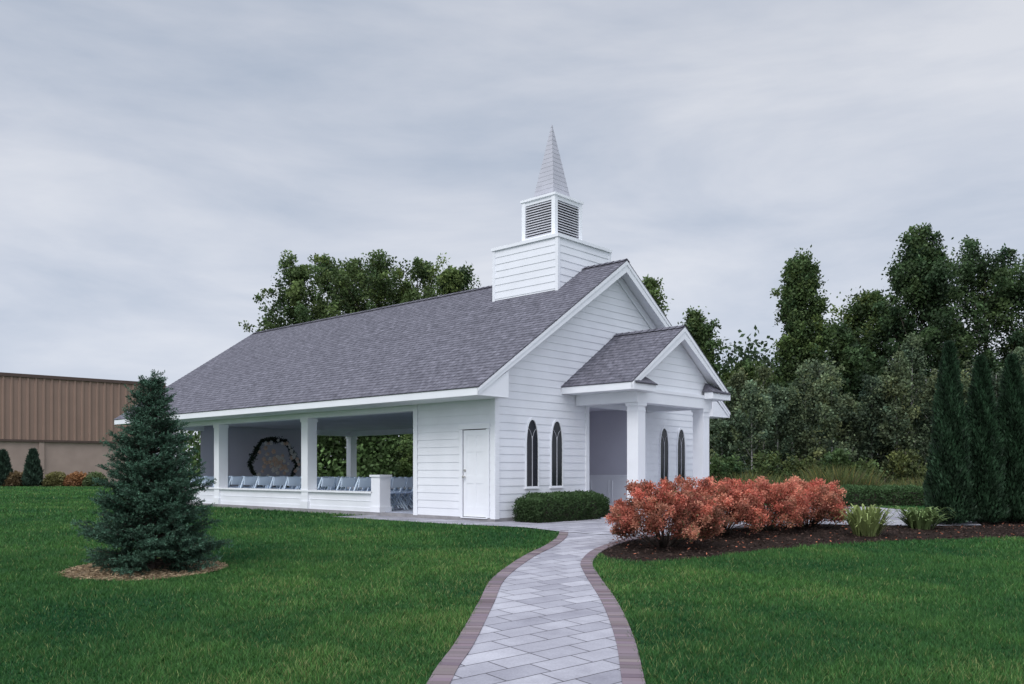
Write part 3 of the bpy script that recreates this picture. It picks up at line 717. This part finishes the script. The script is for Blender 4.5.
def woods(name, label, x0, x1, y0, y1, hmin, hmax, n, col, seed, leaf=.4):
    rng = np.random.default_rng(seed); nc = n//120
    cx = rng.uniform(x0, x1, nc); cy = rng.uniform(y0, y1, nc); f = rng.uniform(0, 1, nc)
    hm = hmin+(hmax-hmin)*(.5+.5*np.sin(cx*.45+2*np.sin(cx*.17)))
    cen = np.stack([cx, cy, hm*f], 1); idx = np.repeat(np.arange(nc), 120); n = len(idx)
    off = rng.normal(0, .62, (n, 3)); P = cen[idx]+off; P[:, 2] = np.maximum(P[:, 2], .02)
    k = np.clip(1+.35*rng.normal(size=nc), .35, 2)[idx]*(1+.25*off[:, 2])*rng.uniform(.7, 1.3, n)
    V, CC = cards(P, rng.normal(size=P.shape), leaf*rng.uniform(.6, 1.2, n), leaf*.6, rng, np.array(col)*np.clip(k, .2, 2.5)[:, None])
    o = npmesh(name, V, 4, CC, M['leaf']); tag(o, label, 'woodland', None, 'stuff')
woods('woodland', 'dark woodland undergrowth filling in behind the trees at the right', 6, 62, 46, 54, 4.2, 7.6, 80000, (.045, .075, .034), 3, .34)
woods('shrub_thicket', 'green shrubs seen through the chapel beyond its far open side', -16, 8, 42, 49, 3.6, 5.5, 90000, (.095, .155, .055), 4, .26)
ptree('young leafy shrub seen under the chapel roof beyond the far low wall', 406, 436, 11, 38, 'round', (.15, .22, .07), 140, name='garden_shrub', cat='shrub', z0=.2, nc=60, nl=60, leaf=.12, cr=.25, trunk=.04)
wl = ['low wild green shrub before the wood, nearest the porch', 'low wild green shrub before the wood, above the second red bush', 'low wild green shrub before the wood, above the third red bush', 'low wild green shrub before the wood, above the rightmost red bush',
      'low wild green shrub behind the clipped terrace hedge, left end', 'low wild green shrub behind the clipped terrace hedge, right end', 'low wild green shrub behind the columnar evergreens at the right edge']
for i, (px, top, hf) in enumerate([(728, 454, 22), (764, 450, 24), (800, 455, 24), (836, 450, 24), (866, 458, 18), (906, 448, 22), (985, 444, 34)]):
    ptree(wl[i], px, top, hf, 30.6+.4*(i % 3), 'round', (.080+.012*(i % 3), .130, .046), 150+i, name='wild_shrub', cat='shrub', z0=.12, nc=110, nl=45, leaf=.12, cr=.26, trunk=.03, group='wild shrubs before the wood', loose=1.0)
def blades(rng, x, y, h, w, lean, C):
    n = len(x); z = gz(y); a = rng.uniform(0, 2*PI, n); b = rng.uniform(0, 2*PI, n)
    P = np.stack([x, y, z], 1); s = np.stack([np.cos(a), np.sin(a), np.zeros(n)], 1)*(w*.5)[:, None]
    tip = P+np.stack([np.cos(b)*lean*h, np.sin(b)*lean*h, h], 1)
    V = np.stack([P-s, P+s, tip], 1).reshape(-1, 3)
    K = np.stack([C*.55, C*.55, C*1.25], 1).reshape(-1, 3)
    return V, K
rng = np.random.default_rng(50); n = 28000
x = rng.uniform(7.5, 24, n); y = rng.uniform(28.3, 30.6, n)
hh = rng.uniform(.35, 1.2, n)*(.75+.4*np.sin(x*1.3)*np.sin(x*.6+1))
pal = np.array([[.11, .15, .055], [.15, .17, .06], [.08, .12, .045], [.30, .25, .075], [.17, .13, .075]]); C = pal[rng.choice(5, n, p=[.32, .24, .22, .12, .10])]*rng.uniform(.6, 1.2, (n, 1))
V, K = blades(rng, x, y, np.abs(hh)+.12, rng.uniform(.03, .08, n), rng.uniform(.2, .9, n), C)
o = npmesh('tall_weeds', V, 3, K, M['grass']); tag(o, 'rough green weeds with yellow touches growing in front of the wood', 'weeds', None, 'stuff')

# burning bushes
def bush(label, x, y, wd, ht, seed, n=15000, group='red bushes in the mulch bed'):
    rng = np.random.default_rng(seed); o = empty('burning_bush', (x, y, g1(y))); tag(o, label, 'bush', group)
    nc = 150; th = rng.uniform(0, 2*PI, nc); el = np.arcsin(rng.uniform(-.25, 1, nc)); q = rng.uniform(.45, 1, nc)**.45
    q *= 1+.10*np.sin(4*th+seed)+.07*rng.normal(size=nc)
    cen = np.stack([np.cos(th)*np.cos(el)**.8*q*wd*.45, np.sin(th)*np.cos(el)**.8*q*wd*.45, .29*ht+np.sin(el)*q*ht*.54], 1)
    idx = rng.integers(0, nc, n); off = np.clip(rng.normal(0, 1, (n, 3)), -2, 2)*np.array([.07, .07, .06])
    ax = unit(cen-np.array([0, 0, .1])+rng.normal(0, .12, cen.shape)); s = rng.uniform(-.1, 1, (n, 1))
    P = cen[idx]+off*(1-.55*np.clip(s, 0, 1))+ax[idx]*s*.14; P[:, 2] = np.maximum(P[:, 2], .05)
    rel = np.clip(P[:, 2]/ht, 0, 1); pal = np.array([[.60, .185, .125], [.69, .27, .19], [.52, .135, .10], [.66, .33, .22], [.45, .18, .115]])
    C = pal[(rng.integers(0, 5, nc))[idx]]*.6+pal[rng.integers(0, 5, n)]*.4
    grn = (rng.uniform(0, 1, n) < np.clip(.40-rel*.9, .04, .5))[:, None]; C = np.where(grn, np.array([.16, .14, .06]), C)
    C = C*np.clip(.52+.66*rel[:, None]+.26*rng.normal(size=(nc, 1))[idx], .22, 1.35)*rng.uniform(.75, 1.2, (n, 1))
    V, K = cards(P, rng.normal(size=P.shape)+cen[idx]*.9+np.array([0, 0, .3]), .046*rng.uniform(.7, 1.2, n), .025, rng, C)
    m_ = MB()
    for i in range(40):
        c = cen[i]; a = np.array([c[0]*.12, c[1]*.12, -.03]); m_.tube([a, a*.4+c*.5+np.array([0, 0, .05]), c], [.014, .009, .004], 5)
    m_.build('stem', M['bark'], o, True); npmesh('foliage', V, 4, K, M['leaf'], o)
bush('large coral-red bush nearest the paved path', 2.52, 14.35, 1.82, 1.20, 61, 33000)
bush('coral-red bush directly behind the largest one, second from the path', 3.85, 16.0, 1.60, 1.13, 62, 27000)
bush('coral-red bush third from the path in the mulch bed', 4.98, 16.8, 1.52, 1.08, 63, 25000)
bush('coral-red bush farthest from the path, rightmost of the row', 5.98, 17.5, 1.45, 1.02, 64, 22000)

def hedge(name, label, cat, x, y, rz, Lx, Ly, H, n, col, seed, leaf=.04, mound=3):
    rng = np.random.default_rng(seed); o = empty(name, (x, y, g1(y)), rz); tag(o, label, cat)
    u = rng.uniform(-1, 1, n); v = rng.uniform(-1, 1, n); w_ = rng.uniform(0, 1, n)
    k = rng.integers(0, 3, n); sg = np.where(rng.uniform(0, 1, n) < .5, -1, 1)
    u = np.where(k == 0, sg, u); v = np.where(k == 1, sg, v); w_ = np.where(k == 2, 1, w_)
    sh = rng.uniform(.86, 1.0, n); bulge = 1+.045*np.sin(u*mound*PI+seed)+.03*np.sin(u*7*PI)
    rd = 1-.10*(np.abs(u)**6+np.abs(v)**6)*w_**3
    P = np.stack([u*Lx/2*sh*(1-.05*w_**4), v*Ly/2*sh*bulge*(1-.1*w_**4), w_*H*sh*rd*bulge+.02], 1)
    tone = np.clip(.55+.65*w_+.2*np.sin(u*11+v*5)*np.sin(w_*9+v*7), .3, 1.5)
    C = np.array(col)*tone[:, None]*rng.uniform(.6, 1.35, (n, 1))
    V, K = cards(P, rng.normal(size=P.shape)+np.array([0, 0, .6]), leaf*rng.uniform(.7, 1.3, n), leaf*.6, rng, C)
    npmesh('foliage', V, 4, K, M['leaf'], o)
    m_ = MB(); m_.prism([(-Ly*.38, 0), (Ly*.38, 0), (Ly*.34, H*.75), (-Ly*.34, H*.75)], -Lx*.45, Lx*.45, 'x'); m_.build('inner_shade_box', M['bark'], o)  # dark box added inside the leaves as the hedge's shaded interior
hx, hy = loc2w(1.6, -.62)
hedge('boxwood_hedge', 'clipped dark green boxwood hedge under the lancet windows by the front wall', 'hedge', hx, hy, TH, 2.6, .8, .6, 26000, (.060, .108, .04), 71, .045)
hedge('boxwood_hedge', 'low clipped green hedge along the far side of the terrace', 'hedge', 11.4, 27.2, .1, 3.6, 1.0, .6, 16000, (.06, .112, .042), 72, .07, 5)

def perennial(label, x, y, rad, h, n, col, seed, wmul):
    rng = np.random.default_rng(seed); o = empty('leafy_perennial', (x, y, g1(y))); tag(o, label, 'plant', 'light green plants in the mulch bed')
    V = []; C = []
    for i in range(n):
        a = rng.uniform(0, 2*PI); out = rad*rng.uniform(.15, 1.0); hh = h*rng.uniform(.4, 1.08); d = np.array([math.cos(a), math.sin(a)]); s = np.array([-d[1], d[0], 0])*rng.uniform(.018, .034)*wmul
        c = np.array(col)*rng.uniform(.6, 1.3); prev = None; r0 = rad*.45*rng.uniform(0, 1); cv = rng.uniform(.5, .74)
        for t in np.linspace(0, 1, 6):
            p = np.array([d[0]*out*t+d[0]*r0, d[1]*out*t+d[1]*r0, hh*math.sin(t*PI*cv)]); w_ = s*(.25+1.5*math.sin(min(t+.12, 1)*PI)*.8)
            if prev is not None:
                V += [prev[0]-prev[1], prev[0]+prev[1], p+w_, p-w_]; C += [c*(.7+.5*t)]*4
            prev = (p, w_)
    npmesh('foliage', np.array(V), 4, np.array(C), M['leaf'], o)
px_, py_ = pix(866, 536); perennial('light green arching plant in the mulch, left of the columnar evergreens', px_, py_, .5, .55, 190, (.27, .33, .12), 81, .75)
px_, py_ = pix(920, 529); perennial('green low arching plant right at the foot of the columnar evergreens', px_, py_, .52, .42, 160, (.17, .24, .09), 82, .95)

def columnar(label, x, y, H, Rr, seed, n=22000, leaf=.12, col=(.016, .032, .018), group='columnar evergreens'):
    rng = np.random.default_rng(seed); o = empty('columnar_evergreen', (x, y, g1(y))); tag(o, label, 'evergreen', group)
    f = rng.uniform(0, 1, n)**1.15; th = rng.uniform(0, 2*PI, n)
    pr = np.minimum(1, (f/.06+.55))*(1-f)**.62*(1+.09*np.sin(th*3+f*13+seed)+.07*np.sin(th*5-f*29)); pr = np.clip(pr, .03, 1.1)
    q = rng.uniform(.45, 1.05, n)**.6; r = Rr*pr*q
    P = np.stack([r*np.cos(th), r*np.sin(th), .04+f*H*.97], 1)
    D = np.stack([np.cos(th)*.45, np.sin(th)*.45, np.ones(n)], 1)+rng.normal(0, .28, (n, 3))
    tone = (.3+.9*q**2)*rng.uniform(.6, 1.4, n)*(1+.35*np.sin(th*4+f*21))  # inner sprays coloured darker to paint the shade inside the column
    V, K = cards(P, D, leaf*rng.uniform(.6, 1.3, n), leaf*.35, rng, np.array(col)*tone[:, None])
    m_ = MB(); m_.tube([(0, 0, -.05), (0, 0, H*.5), (0, 0, H*.93)], [.06*H/3.6, .04*H/3.6, .01], 8); m_.build('trunk', M['bark'], o, True)
    npmesh('foliage', V, 4, K, M['needle'], o)
CE = (.021, .046, .023)
columnar('narrow dark columnar evergreen, leftmost of the row at the right edge', atx(949, 18), 18, 3.8, .44, 91, col=CE)
columnar('dark columnar evergreen, second from left at the right edge', atx(981, 18.4), 18.4, 3.55, .47, 92, col=CE)
columnar('dark columnar evergreen, third from left at the right edge', atx(1012, 18.6), 18.6, 3.6, .48, 93, col=CE)
columnar('dark columnar evergreen cut off by the right edge of the picture', atx(1042, 18.9), 18.9, 3.65, .48, 94, col=CE)
columnar('small conical evergreen before the brown warehouse, right one of two', atx(33, 60), 60, 2.5, .62, 95, 5000, .26, (.038, .066, .045), 'small evergreens before the warehouse')
columnar('small conical evergreen before the brown warehouse, at the left picture edge', atx(3, 60), 60, 2.4, .62, 96, 5000, .26, (.038, .066, .045), 'small evergreens before the warehouse')
def shrub(label, x, y, wd, ht, col, seed, n=3500):
    rng = np.random.default_rng(seed); o = empty('round_shrub', (x, y, g1(y))); tag(o, label, 'shrub', 'low shrubs before the warehouse')
    d = unit(rng.normal(size=(n, 3))); d[:, 2] = np.abs(d[:, 2]); P = d*np.array([wd/2, wd/2, ht])*(rng.uniform(.5, 1.05, (n, 1)))
    C = np.array(col)*(.5+.7*d[:, 2:3])*rng.uniform(.6, 1.4, (n, 1)); V, K = cards(P, rng.normal(size=P.shape), .2, .11, rng, C); npmesh('foliage', V, 4, K, M['leaf'], o)
    m_ = MB(); m_.tube([(0, 0, -.05), (0, 0, ht*.6)], [.05, .02], 6); m_.build('stem', M['bark'], o)
for px, c, wd, lab in ((16, (.17, .12, .06), 1.4, 'low russet shrub between the two small evergreens by the warehouse'), (54, (.17, .16, .06), 1.6, 'low olive shrub right of the small evergreens by the warehouse'), (76, (.32, .16, .07), 1.5, 'orange-brown low shrub before the brown warehouse'), (97, (.11, .15, .06), 1.4, 'low green shrub before the warehouse, nearest the spruce')):
    shrub(lab, atx(px, 60), 60+random.uniform(-.5, .5), wd*1.1, .95, c, 100+px)
sheet('shrub_bed', [(-50, 57.8), (-27, 58.6), (-26.5, 63), (-50, 62.5)], .01, M['mulch'])

# warehouse
E = np.array([atx(164, 79), 79.]); dv = np.array([.74, .673]); AN = math.atan2(dv[1], dv[0])
wh = empty('warehouse', (E[0], E[1], 0), AN); tag(wh, 'low brown ribbed-metal warehouse at the left beyond the lawn', 'building')
H0, H1 = 3.6, tz(385, 78)
m_ = MB(); x = -62.
while x < -.01:
    x2 = x+.6
    pr = [(x, 0), (x+.36, 0), (x+.42, -.09), (x+.54, -.09), (x2, 0)]
    for (xa, ya), (xb, yb) in zip(pr[:-1], pr[1:]): m_.face([(xa, ya, H0), (xb, yb, H0), (xb, yb, H1), (xa, ya, H1)])
    x = x2
m_.box(-62, -.01, .05, 30, H0, H1-.3); m_.build('wall', M['metalwall'], wh)
m_ = MB(); m_.box(-62, 0, .1, 29.9, 0, H0); m_.box(-62, 0, -.02, .1, 0, .6)
for k in range(9): m_.box(-3-k*7.3, -2.6-k*7.3, -.03, .1, .6, H0-.1)
m_.build('lower_wall', M['block'], wh)
boxpart('roof_trim', M['metaldark'], wh, (-62.1, .1, -.16, .1, H1-.02, H1+.25))
boxpart('wall_flashing', M['metaldark'], wh, (-62, .05, -.1, .09, H0-.12, H0+.06))
boxpart('corner_trim', M['metaldark'], wh, (-.1, .12, -.14, .1, 0, H1-.03))

# spruce
def spruce(x, y, H, Rb, seed):
    rng = np.random.default_rng(seed); o = empty('spruce_tree', (x, y, g1(y))); tag(o, 'young blue-green spruce standing alone on the lawn at the left', 'spruce')
    m_ = MB(); m_.tube([(0, 0, -.05), (.01, 0, H*.5), (0, .01, H*.97)], [.065, .04, .008], 8)
    Pn = []; Dn = []; Kn = []
    def shoot(a, b, k, dens=200):
        Ls = np.linalg.norm(b-a); n = max(6, int(Ls*dens)); t = rng.uniform(0, 1.02, n)[:, None]; ax = (b-a)/max(Ls, 1e-6)
        p = a+(b-a)*t; d = rng.normal(size=(n, 3)); d -= (d@ax)[:, None]*ax; d = unit(d)*.85+ax*.7+np.array([0, 0, .2])
        Pn.append(p); Dn.append(d); Kn.append(np.full(n, k)*(.65+.7*t[:, 0]))
    h = .08; lev = 0
    while h < H-.15:
        f = h/H; Lb = Rb*((1-f)**.93*(1 if f > .1 else .85+1.5*f)+.02)*(1.05 if lev % 2 == 0 else .90); nb = int(17-8*f)
        ph = rng.uniform(0, 2*PI)
        for i in range(nb):
            a = ph+2*PI*i/nb+rng.normal(0, .2); Lr = Lb*rng.uniform(.72, 1.14); up = -.03+.60*f+rng.normal(0, .09)
            d = np.array([math.cos(a), math.sin(a), up]); base = np.array([0, 0, h+rng.normal(0, .025)])
            cv = .16
            ns = max(3, int(Lr/.16)); pts = [base+d*Lr*s+np.array([0, 0, cv*Lr*s*s]) for s in np.linspace(0, 1, ns+1)]
            m_.tube(pts, list(np.linspace(.012, .003, ns+1)), 4)
            for s in np.arange(.3, 1.0, max(.06, .065/Lr*.9)):
                p = base+d*Lr*s+np.array([0, 0, cv*Lr*s*s]); tw = (.10+.27*Lr*(1-s)*.8)*rng.uniform(.7, 1.2)
                for sg in (-1, 1):
                    aa = a+sg*rng.uniform(.5, 1.0); q = p+np.array([math.cos(aa), math.sin(aa), up+rng.normal(.03, .22)])*tw
                    shoot(p, q, (.38+.85*s)*rng.uniform(.65, 1.35))  # interior shade painted into the needles: dark near the stem, lighter outward
                if rng.uniform() < .6:
                    q = p+np.array([math.cos(a)*.6, math.sin(a)*.6, rng.choice([-.7, .8])])*.08; shoot(p, q, (.35+.8*s))
            shoot(pts[-2], pts[-1]+d*.03, 1.4)
        h += .075
        lev += 1
    shoot(np.array([0, 0, H-.36]), np.array([0, 0, H]), 1.2, 300)
    for k in range(5):
        a = k*1.257; shoot(np.array([0, 0, H-.26]), np.array([.09*math.cos(a), .09*math.sin(a), H-.17]), 1.2)
    P = np.vstack(Pn); D = np.vstack(Dn); K = np.concatenate(Kn); P[:, 2] = np.maximum(P[:, 2], .03)
    C = np.array([.044, .092, .060])*K[:, None]*rng.uniform(.6, 1.4, (len(P), 1))
    V, CC = cards(P, D, .034*rng.uniform(.8, 1.2, len(P)), .010, rng, C)
    m_.build('trunk', M['bark'], o); npmesh('foliage', V, 4, CC, M['needle'], o)
    print('needles', len(P))
spruce(SPX, SPY, tz(372, SPY)-g1(SPY), .96, 5)

# ------------------------------------------------------------------ lawn grass
rng = np.random.default_rng(99)
fp = [loc2w(*p) for p in [(-.06, -.06), (W+.1, -.06), (W+.1, TE+.1), (-.06, TE+.1)]]
hb_ = [loc2w(*p) for p in [(-.3, -2.2), (6.6, -2.2), (6.6, 0), (-.3, 0)]]
polys = [path_poly, plaza, mul, fp, ring, hb_, [(-50, 57.8), (-27, 58.6), (-26.5, 63), (-50, 62.5)]]
def lawn(n, x0, x1, y0, y1, h, w):
    x = rng.uniform(x0, x1, n); y = rng.uniform(y0, y1, n)
    k = np.abs(x) < .62*y+3
    for p in polys: k &= ~pip(p, x+rng.normal(0, .02, n), y+rng.normal(0, .02, n))
    x, y = x[k], y[k]; n = len(x)
    pn = .5+.25*np.sin(1.1*x+.6*y+2*np.sin(.5*y))+.25*np.sin(.7*x-1.3*y+1.5*np.sin(.8*x)); fine = .5+.5*np.sin(6.1*x+2*np.sin(4*y))*np.sin(5.3*y+2*np.sin(3.7*x))
    med = .5+.5*np.sin(2.3*x+1.7*np.sin(1.9*y+x))*np.sin(2.1*y+1.3*np.sin(1.6*x))
    dp = np.exp(-np.abs(x-.1)/1.8)*(y < 14); mid = np.clip((y-7)/5, 0, 1)
    A = np.array([.019, .098, .032]); B = np.array([.120, .275, .062]); m = np.clip(.44*pn+.26*fine+.30*med+.22*rng.uniform(0, 1, n)+.42*dp*(.3+.7*med)+.14*mid-.32, 0, 1.15)[:, None]
    C = A*(1-m)+B*m; yl = (rng.uniform(0, 1, n) < .03+.12*(pn*med > .5)+.16*dp)[:, None]; C = np.where(yl, np.array([.28, .32, .12]), C)*rng.uniform(.55, 1.35, (n, 1))
    hh = h*rng.uniform(.5, 1.25, n)*(.65+.5*fine+.25*med)
    return blades(rng, x, y, hh, w*rng.uniform(.7, 1.3, n), rng.uniform(.15, 1.1, n), C)
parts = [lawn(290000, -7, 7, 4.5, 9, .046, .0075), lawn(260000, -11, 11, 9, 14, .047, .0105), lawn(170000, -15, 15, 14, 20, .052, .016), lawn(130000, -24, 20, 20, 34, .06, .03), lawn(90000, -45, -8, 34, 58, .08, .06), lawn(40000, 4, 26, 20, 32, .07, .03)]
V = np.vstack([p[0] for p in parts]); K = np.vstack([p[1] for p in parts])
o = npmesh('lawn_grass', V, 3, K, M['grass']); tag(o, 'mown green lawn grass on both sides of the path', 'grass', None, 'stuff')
n = 14000; x = rng.uniform(1.5, 15, n); y = rng.uniform(12.5, 20, n); k = pip(mul, x, y) & ~pip(plaza, x, y); x, y = x[k], y[k]; n = len(x)
P = np.stack([x, y, gz(y)+.012+rng.uniform(0, .02, n)], 1); D = rng.normal(size=(n, 3))*np.array([1, 1, .25])
cl = np.where(rng.uniform(0, 1, (n, 1)) < .06, np.array([.34, .12, .07]), np.array([.048, .031, .025]))
V, K = cards(P, D, rng.uniform(.03, .08, n), .022, rng, cl*rng.uniform(.3, 1.9, (n, 1)))
o = npmesh('mulch_chips', V, 4, K, M['chip']); tag(o, 'dark bark chips spread over the mulch bed', 'mulch', None, 'stuff')
n = 6000; a = rng.uniform(0, 2*PI, n); r = np.sqrt(rng.uniform(0, 1, n)); x = SPX-.10+r*np.cos(a)*1.06; y = SPY+r*.94*np.sin(a)
P = np.stack([x, y, gz(y)+.015+rng.uniform(0, .015, n)], 1)
V, K = cards(P, rng.normal(size=(n, 3))*np.array([1, 1, .2]), rng.uniform(.03, .08, n), .012, rng, np.array([.36, .27, .17])*rng.uniform(.4, 1.5, (n, 1)))
o = npmesh('needle_litter', V, 4, K, M['chip']); tag(o, 'tan needle litter under the young spruce', 'litter', None, 'stuff')
